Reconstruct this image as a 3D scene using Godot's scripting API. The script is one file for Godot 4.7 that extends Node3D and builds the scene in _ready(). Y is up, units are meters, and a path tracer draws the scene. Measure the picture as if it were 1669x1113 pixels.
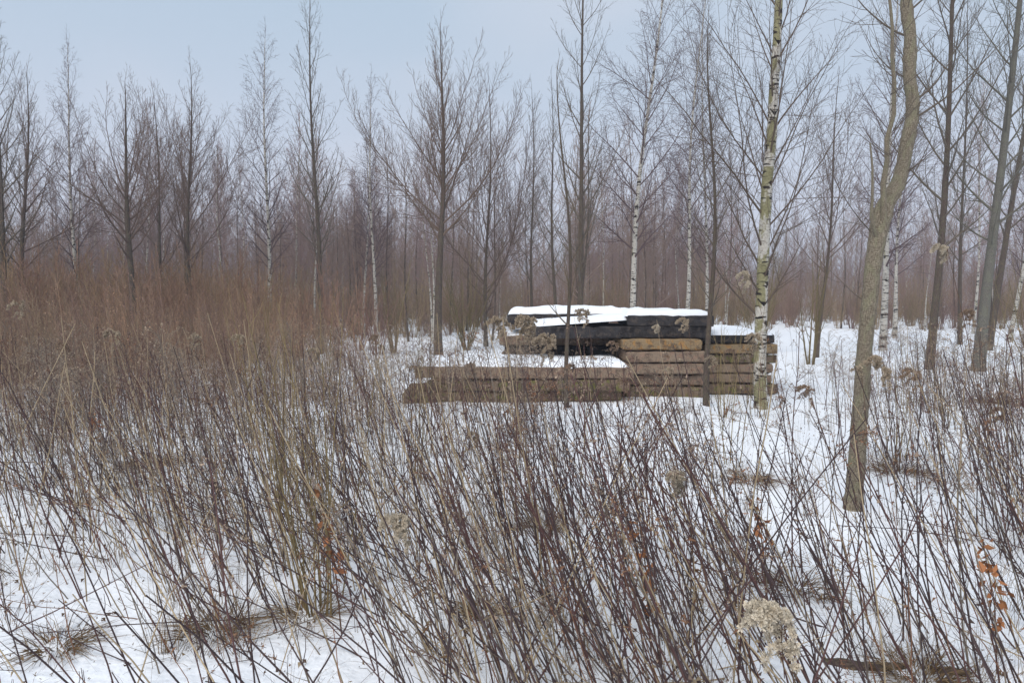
extends Node3D
# A snowy clearing with dry weeds, a stack of old slabs and a young leafless wood behind it.
# y is up, the eye stands 1.6 m above the snow at the origin and looks along -z.

const EYE := 1.6
var rng := RandomNumberGenerator.new()
var swell := FastNoiseLite.new()
var lump := FastNoiseLite.new()
var patch := FastNoiseLite.new()
var M := {}
var taken := {}

# ------------------------------------------------------------------ helpers
class MB:
	var v := PackedVector3Array()
	var n := PackedVector3Array()
	var c := PackedColorArray()
	var t := PackedVector2Array()
	var i := PackedInt32Array()
	func arrays() -> Array:
		var a := []
		a.resize(Mesh.ARRAY_MAX)
		a[Mesh.ARRAY_VERTEX] = v
		a[Mesh.ARRAY_NORMAL] = n
		a[Mesh.ARRAY_COLOR] = c
		a[Mesh.ARRAY_TEX_UV] = t
		a[Mesh.ARRAY_INDEX] = i
		return a

func rr(a: float, b: float) -> float:
	return rng.randf_range(a, b)

func rv() -> Vector3:
	return Vector3(rr(-1, 1), rr(-1, 1), rr(-1, 1))

func numbered(called: String) -> String:
	var k: int = taken.get(called, 0)
	taken[called] = k + 1
	return called if k == 0 else "%s_%03d" % [called, k]

func to_mesh(mb: MB, m: Material) -> ArrayMesh:
	var am := ArrayMesh.new()
	am.add_surface_from_arrays(Mesh.PRIMITIVE_TRIANGLES, mb.arrays())
	am.surface_set_material(0, m)
	return am

func put(called: String, mesh: Mesh, parent: Node = self) -> MeshInstance3D:
	var o := MeshInstance3D.new()
	o.name = numbered(called) if parent == self else called
	o.mesh = mesh
	parent.add_child(o, true)
	return o

func base(called: String, at: Vector3, turn := 0.0) -> Node3D:
	var o := Node3D.new()
	o.name = numbered(called)
	add_child(o)
	o.position = at
	o.rotation.y = turn
	return o

func tag(o: Node, label: String, category: String, group := "", kind := "") -> void:
	if label: o.set_meta("label", label)
	if category: o.set_meta("category", category)
	if group: o.set_meta("group", group)
	if kind: o.set_meta("kind", kind)

func snow_y(x: float, z: float) -> float:
	var d := sqrt(x * x + z * z)
	var near: float = clampf((60.0 - d) / 40.0, 0.0, 1.0)
	return near * (swell.get_noise_2d(x, z) * 0.07 + lump.get_noise_2d(x, z) * 0.035) + (1.0 - near) * swell.get_noise_2d(x * 0.1, z * 0.1) * 0.3

func on_snow(x: float, z: float, sink := 0.02) -> Vector3:
	return Vector3(x, snow_y(x, z) - sink, z)

# a swept round tube with the given radius at every point
func tube(mb: MB, p: PackedVector3Array, r: PackedFloat32Array, sides: int, col: Color, v0 := 0.0, turns := 1.0) -> void:
	var count := p.size()
	var d := (p[1] - p[0]).normalized()
	var side := d.cross(Vector3.RIGHT if absf(d.x) < 0.8 else Vector3.UP).normalized()
	var first := mb.v.size()
	var w := sides + 1 if sides > 5 else sides
	var along := v0
	for k in count:
		if k > 0:
			d = (p[k] - p[k - 1])
			along += d.length()
			if k < count - 1: d = p[k + 1] - p[k - 1]
			d = d.normalized()
			side = (side - d * side.dot(d)).normalized()
		var other := d.cross(side)
		for s in w:
			var a := TAU * s / sides
			var nn := side * cos(a) + other * sin(a)
			mb.v.append(p[k] + nn * r[k])
			mb.n.append(nn)
			mb.c.append(col)
			mb.t.append(Vector2(turns * s / sides, along))
	for k in count - 1:
		var a0 := first + k * w
		for s in sides:
			var s1 := s + 1 if w > sides else (s + 1) % sides
			mb.i.append(a0 + s); mb.i.append(a0 + w + s); mb.i.append(a0 + s1)
			mb.i.append(a0 + s1); mb.i.append(a0 + w + s); mb.i.append(a0 + w + s1)

func tri(mb: MB, a: Vector3, b: Vector3, c: Vector3, col: Color) -> void:
	var nn := (c - a).cross(b - a).normalized()
	var f := mb.v.size()
	mb.v.append(a); mb.v.append(b); mb.v.append(c)
	for k in 3:
		mb.n.append(nn); mb.c.append(col); mb.t.append(Vector2.ZERO); mb.i.append(f + k)

func quad(mb: MB, a: Vector3, b: Vector3, c: Vector3, d: Vector3, col: Color) -> void:
	tri(mb, a, b, c, col)
	tri(mb, a, c, d, col)

# ------------------------------------------------------------------ materials
func noise_image(size: int, freq: float, seed_: int, oct := 4) -> Image:
	var n := FastNoiseLite.new()
	n.seed = seed_; n.frequency = freq; n.fractal_octaves = oct
	return n.get_seamless_image(size, size)

func make_materials() -> void:
	var plant := StandardMaterial3D.new()
	plant.vertex_color_use_as_albedo = true
	plant.roughness = 0.92
	plant.metallic_specular = 0.25
	plant.cull_mode = BaseMaterial3D.CULL_DISABLED
	M.plant = plant
	var fluff: StandardMaterial3D = plant.duplicate()
	fluff.roughness = 1.0
	fluff.backlight_enabled = true
	fluff.backlight = Color(0.5, 0.5, 0.5)
	M.fluff = fluff

	var snow := StandardMaterial3D.new()
	snow.albedo_color = Color(0.955, 0.965, 0.985)
	snow.roughness = 0.85
	snow.metallic_specular = 0.2
	var sn := NoiseTexture2D.new()
	var fn := FastNoiseLite.new(); fn.seed = 5; fn.frequency = 0.03; fn.fractal_octaves = 5
	sn.noise = fn; sn.width = 512; sn.height = 512; sn.seamless = true; sn.as_normal_map = true; sn.bump_strength = 6.0
	snow.normal_enabled = true; snow.normal_texture = sn; snow.normal_scale = 0.6
	snow.uv1_triplanar = true; snow.uv1_world_triplanar = true; snow.uv1_scale = Vector3(0.7, 0.7, 0.7)
	M.snow = snow

	# bark: grey (aspen), dark (alder) and birch; u round the trunk, v in metres along it
	M.grey_bark = bark(11, Color(0.58, 0.54, 0.47), Color(0.41, 0.37, 0.32), Color(0.52, 0.51, 0.41), 0.5)
	M.dark_bark = bark(12, Color(0.43, 0.38, 0.34), Color(0.29, 0.25, 0.23), Color(0.41, 0.40, 0.31), 0.4)
	M.green_bark = bark(13, Color(0.49, 0.475, 0.44), Color(0.36, 0.345, 0.32), Color(0.46, 0.465, 0.40), 0.4)
	M.birch_bark = birch_bark(0.26, 21)
	M.mossy_birch = birch_bark(0.69, 22)

	M.slab_brown = slab_material(31, Color(0.56, 0.49, 0.42), Color(0.40, 0.34, 0.30), Color(0.58, 0.47, 0.40))
	M.slab_ochre = slab_material(32, Color(0.58, 0.50, 0.39), Color(0.40, 0.34, 0.28), Color(0.66, 0.49, 0.29))
	M.slab_black = slab_material(33, Color(0.25, 0.24, 0.245), Color(0.16, 0.15, 0.155), Color(0.33, 0.30, 0.28))
	M.slab_moss = slab_material(34, Color(0.48, 0.41, 0.35), Color(0.32, 0.27, 0.23), Color(0.42, 0.43, 0.22))

func bark(seed_: int, light: Color, dark: Color, tint: Color, tint_share: float) -> StandardMaterial3D:
	var s := 256
	var fine := noise_image(s, 0.05, seed_)
	var broad := noise_image(s, 0.012, seed_ + 50, 3)
	var img := Image.create(s, s, false, Image.FORMAT_RGB8)
	var hgt := Image.create(s, s, false, Image.FORMAT_L8)
	for y in s:
		for x in s:
			var f := fine.get_pixel((x * 3) % s, y).r * 0.6 + fine.get_pixel(x, (y * 5) % s).r * 0.4
			var b := broad.get_pixel(x, y).r
			var c := dark.lerp(light, clampf((f - 0.32) * 2.6, 0, 1))
			c = c.lerp(tint, clampf((b - 0.5) * 5.0, 0, 1) * tint_share)
			img.set_pixel(x, y, c)
			hgt.set_pixel(x, y, Color(f, f, f))
	hgt.bump_map_to_normal_map(5.0)
	var m := StandardMaterial3D.new()
	m.albedo_texture = ImageTexture.create_from_image(img)
	m.normal_enabled = true
	m.normal_texture = ImageTexture.create_from_image(hgt)
	m.uv1_scale = Vector3(1, 1.4, 1)
	m.roughness = 0.9
	m.metallic_specular = 0.25
	return m

func birch_bark(moss: float, seed_: int) -> StandardMaterial3D:
	var w := 128
	var h := 1024
	var g := RandomNumberGenerator.new(); g.seed = seed_
	var broad := FastNoiseLite.new(); broad.seed = seed_; broad.frequency = 0.013; broad.fractal_octaves = 4
	var fine := FastNoiseLite.new(); fine.seed = seed_ + 1; fine.frequency = 0.09; fine.fractal_octaves = 3
	var img := Image.create(w, h, false, Image.FORMAT_RGB8)
	for y in h:
		for x in w:
			var a := TAU * x / w
			var q := Vector3(cos(a) * 20, y, sin(a) * 20)
			var f := fine.get_noise_3dv(q) * 0.5 + 0.5
			var c := Color(0.76, 0.74, 0.70).lerp(Color(0.55, 0.51, 0.47), clampf((f - 0.45) * 2.0, 0, 1))
			var mo := clampf((broad.get_noise_3dv(q * Vector3(1.2, 0.55, 1.2)) + moss - 0.55 + (f - 0.5) * 0.3) * 5.0, 0, 1)
			c = c.lerp(Color(0.57, 0.545, 0.38).lerp(Color(0.42, 0.405, 0.28), f), mo * 0.8)
			var rough := broad.get_noise_3dv(q * Vector3(0.8, 2.2, 0.8) + Vector3(300, 0, 0))
			if rough > 0.28: c = c.lerp(Color(0.20, 0.175, 0.16), clampf((rough - 0.28) * 9.0, 0, 1))
			img.set_pixel(x, y, c)
	for k in 130:
		var y0 := g.randi_range(0, h - 8); var x0 := g.randi_range(0, w)
		var len_ := g.randi_range(8, 46); var th := g.randi_range(2, 4) if g.randf() < 0.75 else g.randi_range(5, 9)
		for x in len_:
			var edge := 1.0 - absf(2.0 * x / len_ - 1.0)
			var tt := int(ceil(th * sqrt(edge)))
			for y in tt:
				img.set_pixel((x0 + x) % w, mini(y0 + y + (th - tt) / 2, h - 1), Color(0.16, 0.14, 0.13))
	for k in 9:   # dark triangular scars under old branches
		var y0 := g.randi_range(10, h - 60); var x0 := g.randi_range(0, w)
		var hh := g.randi_range(14, 34)
		for y in hh:
			var half := int(y * 0.8)
			for x in range(-half, half + 1):
				if y < hh * 0.6 or absi(x) > half - 5 - g.randi_range(0, 3):
					img.set_pixel(posmod(x0 + x, w), y0 + y, Color(0.13, 0.115, 0.11))
	var m := StandardMaterial3D.new()
	m.albedo_texture = ImageTexture.create_from_image(img)
	m.uv1_scale = Vector3(1, 0.28, 1)
	m.roughness = 0.75
	m.metallic_specular = 0.3
	return m

func slab_material(seed_: int, mid: Color, dark: Color, stain: Color) -> StandardMaterial3D:
	var s := 512
	var fine := noise_image(s, 0.06, seed_)
	var broad := noise_image(s, 0.01, seed_ + 9, 4)
	var patchy := noise_image(s, 0.018, seed_ + 19, 5)
	var img := Image.create(s, s, false, Image.FORMAT_RGB8)
	var hgt := Image.create(s, s, false, Image.FORMAT_L8)
	for y in s:
		for x in s:
			var f := fine.get_pixel(x, y).r
			var st := fine.get_pixel(posmod(x * 2, s), posmod(y / 4, s)).r   # drip and wash marks
			var b := broad.get_pixel(x, y).r
			var q := patchy.get_pixel(x, y).r
			var c := mid.lerp(dark, clampf((b - 0.45) * 3.0 + (f - 0.5) * 1.2, 0, 1))
			c = c.lerp(stain, clampf((q - 0.56) * 6.0, 0, 1) * 0.8)
			c = c.lerp(dark, clampf((st - 0.62) * 4.0, 0, 1) * 0.6)
			img.set_pixel(x, y, c)
			hgt.set_pixel(x, y, Color(f, f, f))
	hgt.bump_map_to_normal_map(4.0)
	var m := StandardMaterial3D.new()
	m.albedo_texture = ImageTexture.create_from_image(img)
	m.normal_enabled = true
	m.normal_texture = ImageTexture.create_from_image(hgt)
	m.uv1_triplanar = true
	m.uv1_scale = Vector3(0.9, 0.9, 0.9)
	m.roughness = 0.9
	m.metallic_specular = 0.3
	return m

# ------------------------------------------------------------------ trees
func style(kind: String) -> Dictionary:
	match kind:
		"birch": return {c0 = 0.22, nb = 46, ang = [52, 24], len = 0.27, up = [0, 0.35, 0.05, -0.45], wob = [0, 0.10, 0.14, 0.2], dens = [0, 9.0, 8.0], ratio = [0, 0.46, 0.42], col = Color(0.135, 0.098, 0.095), tw = 0.0028, cr = 0.42, bark = "birch_bark"}
		"aspen": return {c0 = 0.24, nb = 34, ang = [48, 26], len = 0.26, up = [0, 0.75, 0.5, 0.3], wob = [0, 0.08, 0.14, 0.2], dens = [0, 6.0, 5.5], ratio = [0, 0.42, 0.4], col = Color(0.145, 0.118, 0.098), tw = 0.0032, cr = 0.48, bark = "dark_bark"}
		"alder": return {c0 = 0.26, nb = 26, fan = 9, ang = [50, 22], len = 0.30, up = [0, 0.85, 0.6, 0.4], wob = [0, 0.12, 0.16, 0.2], dens = [0, 8.0, 7.0], ratio = [0, 0.40, 0.38], col = Color(0.15, 0.108, 0.09), tw = 0.003, cr = 0.5, bark = "dark_bark"}
	return {}

func limb(mb: MB, p0: Vector3, dir: Vector3, length: float, r0: float, level: int, st: Dictionary, deepest: int) -> void:
	var n: int = [0, 8, 5, 3][level]
	var p := PackedVector3Array([p0])
	var r := PackedFloat32Array([r0])
	var d := dir
	var at := p0
	var up: float = st.up[level] / n
	var wob: float = st.wob[level]
	var tw: float = st.tw
	for k in n:
		d = (d + Vector3(0, up, 0) + rv() * wob).normalized()
		at += d * (length / n)
		p.append(at)
		r.append(lerpf(r0, tw * 0.6, pow((k + 1.0) / n, 0.8)))
	tube(mb, p, r, 5 if level == 1 else 3, st.col)
	if level >= deepest: return
	var m := int(length * float(st.dens[level]) * rr(0.8, 1.2)) + 1
	for k in m:
		var t := lerpf(0.14, 0.98, (k + rng.randf()) / m) * n
		var i := mini(int(t), n - 1)
		var seg := p[i + 1] - p[i]
		var sd := seg.normalized()
		var axis := sd.cross(Vector3.UP).rotated(sd, rr(0, TAU))
		if axis.length() < 0.1: axis = Vector3.RIGHT
		var cd := sd.rotated(axis.normalized(), deg_to_rad(rr(26, 52)))
		var cl: float = length * float(st.ratio[level]) * (1.12 - t / n) * rr(0.6, 1.25) + 0.05
		limb(mb, p[i] + seg * (t - i), cd, cl, maxf(tw, r[i] * 0.5), level + 1, st, deepest)

func trunk_points(h: float, lean: Vector2, wob: float, n := 14) -> PackedVector3Array:
	var p := PackedVector3Array()
	var ph := rr(0, TAU); var ph2 := rr(0, TAU)
	for k in n + 1:
		var t := float(k) / n
		p.append(Vector3(lean.x * t + sin(t * 5.0 + ph) * wob * t * (1.2 - t), h * t - 0.12 * (1.0 - t), lean.y * t + sin(t * 4.2 + ph2) * wob * t * (1.2 - t)))
	return p

# trunk along the points p with radii r, and a crown of branches; returns [trunk mesh, crown mesh]
func tree_meshes(p: PackedVector3Array, r: PackedFloat32Array, st: Dictionary, sides := 10, deepest := 3) -> Array:
	var tb := MB.new()
	tube(tb, p, r, sides, Color.WHITE)
	var mb := MB.new()
	var n := p.size() - 1
	var az := rr(0, TAU)
	var h := p[n].y
	var leader: bool = st.get("leader", true)
	var nb: int = st.nb
	for k in nb:
		var tt := pow((k + rng.randf()) / nb, 1.0)
		var t: float = lerpf(st.c0, 0.985, tt)
		var f := t * n
		var i := mini(int(f), n - 1)
		var at := p[i].lerp(p[i + 1], f - i)
		var rad := lerpf(r[i], r[i + 1], f - i)
		az += 2.4 + rr(-0.5, 0.5)
		var ang := deg_to_rad(lerpf(st.ang[0], st.ang[1], tt) + rr(-9, 9))
		var out := Vector3(cos(az), 0, sin(az))
		var dir := (Vector3.UP * cos(ang) + out * sin(ang)).normalized()
		var prof := (0.55 + 0.45 * smoothstep(0.0, 0.22, tt)) * (1.0 - 0.78 * tt)
		var ln: float = h * float(st.len) * prof * rr(0.65, 1.2)
		limb(mb, at, dir, ln, maxf(rad * float(st.cr) * rr(0.7, 1.1), float(st.tw) * 1.6), 1, st, deepest)
	for k in int(st.get("fan", 0)):      # strong limbs that sweep up to the height of the top
		var tt := (k + rng.randf()) / float(st.fan)
		var t: float = lerpf(st.c0 + 0.04, 0.66, tt)
		var f := t * n
		var i := mini(int(f), n - 1)
		var at := p[i].lerp(p[i + 1], f - i)
		az += 2.4 + rr(-0.5, 0.5)
		var ang := deg_to_rad(lerpf(56, 30, tt) + rr(-8, 8))
		limb(mb, at, (Vector3.UP * cos(ang) + Vector3(cos(az), 0, sin(az)) * sin(ang)).normalized(), (h - at.y) * rr(0.72, 1.08), lerpf(r[i], r[i + 1], f - i) * rr(0.30, 0.50), 1, st, deepest)
	if leader:
		limb(mb, p[n], (p[n] - p[n - 1]).normalized(), h * 0.07, r[n], 2, st, deepest)
	return [to_mesh(tb, M[st.bark]), to_mesh(mb, M.plant)]

func taper(r0: float, r1: float, n: int, power := 0.9) -> PackedFloat32Array:
	var r := PackedFloat32Array()
	for k in n + 1:
		var t := float(k) / n
		r.append(lerpf(r0, r1, pow(t, power)) * (1.0 + 0.28 * exp(-t * n * 1.6)))
	return r

func grow(called: String, label: String, category: String, b: float, d: float, h: float, r: float, lean: Vector2, kind: String, opt := {}, group := "") -> Node3D:
	var st := style(kind)
	st.merge(opt, true)
	var o := base(called, on_snow(b * d, -d, 0.0))
	var p := trunk_points(h, lean, st.get("sway", 0.25))
	var parts := tree_meshes(p, taper(r, maxf(0.006, float(st.tw) * 1.2), p.size() - 1), st)
	put("trunk", parts[0], o)
	put("crown", parts[1], o)
	tag(o, label, category, group)
	return o

func shrub_mesh(stems: int, h: float, spread: float, r: float, col: Color, dens: float, tw: float) -> MB:
	var mb := MB.new()
	var st := {up = [0, 0.5, 0.35, 0.2], wob = [0, 0.07, 0.12, 0.2], dens = [0, dens, dens * 0.8], ratio = [0, 0.30, 0.35], col = col, tw = tw}
	for k in stems:
		var az := rr(0, TAU)
		var a := spread * sqrt(rng.randf())
		var c := col * rr(0.75, 1.25); c.a = 1.0
		st.col = c
		limb(mb, Vector3(cos(az), 0, sin(az)) * rr(0, 0.12) + Vector3(0, -0.06, 0), Vector3(cos(az) * sin(a), cos(a), sin(az) * sin(a)), h * rr(0.55, 1.05), r * rr(0.6, 1.1), 1, st, 3 if tw > 0.0026 else 2)
	return mb

# ------------------------------------------------------------------ weeds
# one dry stem; returns [stem, seed head or null]
func weed(h: float, r: float, col: Color, headed: float, head_col: Color, leaves: int, twigs: int) -> Array:
	var sb := MB.new()
	var hb := MB.new()
	var n := 7
	var p := PackedVector3Array()
	var rad := PackedFloat32Array()
	var bend := Vector3(rr(-0.10, 0.10), 0, rr(-0.10, 0.10))
	for k in n + 1:
		var t := float(k) / n
		p.append(Vector3(0, h * t - 0.05, 0) + bend * h * t * t + Vector3(rr(-1, 1), 0, rr(-1, 1)) * 0.006)
		rad.append(lerpf(r, r * 0.45, t))
	tube(sb, p, rad, 4, col)
	for k in twigs:
		var t := rr(0.35, 0.95)
		var i := mini(int(t * n), n - 1)
		var a := rr(0, TAU)
		var d := (Vector3.UP * rr(0.6, 1.4) + Vector3(cos(a), 0, sin(a))).normalized()
		var l := rr(0.05, 0.20) * h
		var q := p[i].lerp(p[i + 1], t * n - i)
		tube(sb, PackedVector3Array([q, q + d * l * 0.5, q + (d + Vector3(0, rr(-0.1, 0.35), 0)).normalized() * l]), PackedFloat32Array([r * 0.45, r * 0.35, r * 0.22]), 3, col)
	for k in leaves:
		var t := rr(0.15, 0.95)
		var i := mini(int(t * n), n - 1)
		var q := p[i].lerp(p[i + 1], t * n - i)
		var a := rr(0, TAU)
		var o := Vector3(cos(a), rr(-0.9, 0.3), sin(a)).normalized()
		var s := o.cross(Vector3.UP).normalized() * rr(0.0012, 0.003)
		var l := rr(0.012, 0.035)
		var c := col.lerp(head_col, rng.randf()) * rr(0.7, 1.1); c.a = 1
		var mid := q + o * l * 0.55 + Vector3(0, rr(-0.012, 0.012), 0)
		quad(sb, q, mid + s, q + o * l + rv() * 0.008, mid - s, c)
	if headed > 0.0:
		var top := p[n]
		var m := int(10 * headed) + 3
		for k in m:
			var t := rr(0.72, 1.0)
			var i := mini(int(t * n), n - 1)
			var q := p[i].lerp(p[i + 1], t * n - i)
			var a := rr(0, TAU)
			var o := Vector3(cos(a), 0, sin(a))
			var l := rr(0.05, 0.13) * (1.25 - t) * 3.2 * headed + 0.02
			var e1 := q + o * l * 0.5 + Vector3.UP * l * 0.45
			var e2 := q + o * l + Vector3.UP * l * rr(-0.1, 0.5)
			tube(hb, PackedVector3Array([q, e1, e2]), PackedFloat32Array([0.0012, 0.001, 0.0008]), 3, col)
			for j in int(6 + 7 * headed):
				var u := rr(0.25, 1.0)
				var w := q.lerp(e1, u * 2) if u < 0.5 else e1.lerp(e2, u * 2 - 1)
				var c := head_col * rr(0.55, 1.2); c.a = 1
				var g := rr(0.003, 0.0065)
				w += Vector3(rr(-1, 1), rr(-0.4, 1.2), rr(-1, 1)) * 0.006
				tri(hb, w + rv() * g, w + rv() * g, w + rv() * g, c)
				tri(hb, w + rv() * g, w + rv() * g, w + rv() * g, c)
	return [sb, hb if hb.v.size() else null]

# a plume-headed goldenrod: stem from foot to tip, arching sprays of small round tufts
func plume(foot: Vector3, tip: Vector3, size: float, col: Color, sprays: int, tufts: int, tuft: float, label: String, stem_col := Color(0.13, 0.085, 0.06)) -> void:
	var o := base("goldenrod_plume", foot)
	var top := tip - foot
	var sb := MB.new()
	var n := 7
	var p := PackedVector3Array(); var r := PackedFloat32Array()
	for k in n + 1:
		var t := float(k) / n
		p.append(Vector3(top.x * pow(t, 1.35), top.y * t - 0.04 * (1 - t), top.z * pow(t, 1.35)) + rv() * 0.004)
		r.append(lerpf(0.0036, 0.0016, t))
	tube(sb, p, r, 5, stem_col)
	for k in 9:
		var t := rr(0.3, 0.85)
		var q := p[int(t * n)]
		var a := rr(0, TAU)
		var out := Vector3(cos(a), rr(-0.8, 0.2), sin(a)).normalized()
		var s := out.cross(Vector3.UP).normalized() * 0.006
		var l := rr(0.03, 0.07)
		quad(sb, q, q + out * l * 0.5 + s, q + out * l + Vector3(0, -0.012, 0), q + out * l * 0.5 - s, Color(0.16, 0.09, 0.05) * rr(0.8, 1.3))
	put("stem", to_mesh(sb, M.plant), o)
	var hb := MB.new()
	var hang := PI + rr(-0.5, 0.5)      # the whole head nods to one side
	var nod := Vector3(cos(hang), 0, sin(hang))
	var spine := PackedVector3Array([top - Vector3(0, size * 1.5, 0) - nod * size * 0.1, top - Vector3(0, size * 0.6, 0), top, top + nod * size * 0.45 + Vector3.UP * size * 0.12, top + nod * size * 0.85 - Vector3.UP * size * 0.22])
	tube(hb, spine, PackedFloat32Array([0.0016, 0.0015, 0.0013, 0.001, 0.0008]), 3, stem_col)
	for k in sprays:
		var u := 3.999 * (0.12 + 0.88 * (k + rng.randf()) / sprays)
		var q := spine[int(u)].lerp(spine[int(u) + 1], u - int(u))
		var a := hang + rr(-1.9, 1.9)
		var out := Vector3(cos(a), 0, sin(a))
		var l := size * lerpf(0.85, 0.3, u / 4.0) * rr(0.55, 1.15)
		var b := PackedVector3Array([q, q + out * l * 0.35 + Vector3.UP * l * rr(0.2, 0.45), q + out * l * 0.75 + Vector3.UP * l * rr(0.05, 0.3), q + out * l * rr(0.8, 1.1) - Vector3.UP * l * rr(0.05, 0.4)])
		tube(hb, b, PackedFloat32Array([0.0012, 0.001, 0.0009, 0.0007]), 3, stem_col)
		for j in int(tufts * l / size * 1.3) + 3:
			var t := (0.15 + 0.85 * rng.randf()) * 2.999
			var i := int(t)
			var c := b[i].lerp(b[i + 1], t - i) + rv() * size * 0.07 + Vector3.UP * size * 0.03
			var shade := col * rr(0.72, 1.2); shade.a = 1
			var g := tuft * rr(0.5, 1.15)
			for f in (24 if size < 0.14 and col.r > 0.55 else 12):     # a tuft is a burst of fine bristles round a dark heart
				var dd := rv().normalized()
				var s := dd.cross(rv()).normalized() * g * (0.15 if size < 0.14 and col.r > 0.55 else 0.3)
				tri(hb, c - dd * g * 0.1, c + dd * g + s, c + dd * g - s, shade)
			tri(hb, c + rv() * g * 0.5, c + rv() * g * 0.5, c + rv() * g * 0.5, Color(0.16, 0.11, 0.07))
	put("seed_head", to_mesh(hb, M.fluff), o)
	tag(o, label, "plant", "goldenrods with fluffy seed heads")

func grass_mesh(blades: int, h: float, spread: float, cols: Array, width: float, droop: float, radius: float) -> MB:
	var mb := MB.new()
	for k in blades:
		var az := rr(0, TAU)
		var a := spread * sqrt(rng.randf())
		var q := Vector3(cos(az), 0, sin(az)) * rr(0, radius) + Vector3(0, -0.02, 0)
		var d := Vector3(cos(az) * sin(a), cos(a), sin(az) * sin(a))
		var l := h * rr(0.5, 1.1)
		var s := d.cross(Vector3(rr(-1, 1), 0.3, rr(-1, 1))).normalized() * width
		var c: Color = cols[rng.randi() % cols.size()] * rr(0.75, 1.2); c.a = 1
		var last := q
		for j in 4:
			d = (d + Vector3(rr(-0.15, 0.15), -droop * (j + 0.4), rr(-0.15, 0.15))).normalized()
			var nx := last + d * l * 0.25
			nx.y = maxf(nx.y, 0.012)
			var w0 := 1.0 - j * 0.22; var w1 := 1.0 - (j + 1) * 0.22
			quad(mb, last - s * w0, last + s * w0, nx + s * w1, nx - s * w1, c)
			last = nx
	return mb

func scatter(parent: Node3D, called: String, mesh: Mesh, where: Array, tints: Array) -> void:
	if where.is_empty(): return
	var mm := MultiMesh.new()
	mm.transform_format = MultiMesh.TRANSFORM_3D
	mm.use_colors = true
	mm.mesh = mesh
	mm.instance_count = where.size()
	for k in where.size():
		mm.set_instance_transform(k, where[k])
		mm.set_instance_color(k, tints[k])
	var o := MultiMeshInstance3D.new()
	o.name = called
	o.multimesh = mm
	o.set_meta("kind", "stuff")
	parent.add_child(o, true)

func leaning(at: Vector3, toward: float, angle: float, turn: float, s: Vector3) -> Transform3D:
	var axis := Vector3(-sin(toward), 0, cos(toward))   # tips the top towards (cos, sin) on the ground
	var bs := Basis(axis.cross(Vector3.UP).cross(Vector3.UP).normalized(), 0.0)
	bs = Basis(Vector3(sin(toward), 0, -cos(toward)), angle)
	return Transform3D(bs * Basis(Vector3.UP, turn) * Basis.from_scale(s), at)

# how thick the dry stems stand at a place, 0 to 1
var patches := [   # x, z, radius, weight
	[0.55, -3.0, 1.0, 1.0], [0.1, -4.2, 1.2, 0.85], [1.1, -4.0, 1.0, 0.9], [-0.5, -5.5, 1.4, 0.6], [1.6, -2.9, 0.7, 0.5],
	[2.35, -3.3, 0.7, 0.6], [3.2, -4.5, 0.9, 0.75], [4.2, -6.6, 1.4, 0.5], [-1.5, -3.6, 0.8, 0.55], [-1.1, -4.6, 1.1, 0.8],
	[-2.4, -5.2, 1.4, 0.6], [-3.2, -7.5, 2.2, 0.85], [-1.6, -7.6, 1.8, 0.8], [-5.2, -9.5, 2.8, 0.9], [-2.4, -10.5, 2.2, 0.7],
	[0.4, -7.6, 1.5, 0.36], [1.6, -8.8, 1.3, 0.22], [3.6, -9.6, 1.6, 0.25], [6.2, -9.8, 2.4, 0.55], [-0.6, -2.4, 0.6, 0.35], [-2.6, -3.8, 0.8, 0.35]]
func thickness(x: float, z: float) -> float:
	var w := 0.05
	for q in patches:
		var dx: float = x - q[0]; var dz: float = z - q[1]
		w = maxf(w, q[3] * exp(-(dx * dx + dz * dz) / (q[2] * q[2]) * 0.8))
	# bare snow round the forked tree and the open ground behind it
	for q in [[2.45, -5.5, 1.1], [2.5, -4.2, 0.6], [2.6, -8.0, 1.5], [1.9, -4.5, 0.8], [1.5, -6.6, 0.9], [-0.9, -2.9, 0.5], [-1.9, -2.9, 0.6], [3.4, -12.5, 2.5]]:
		var dx: float = x - q[0]; var dz: float = z - q[1]
		w *= 1.0 - 0.85 * exp(-(dx * dx + dz * dz) / (q[2] * q[2]))
	return w * (0.65 + 0.7 * clampf(patch.get_noise_2d(x, z) + 0.5, 0, 1))

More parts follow.
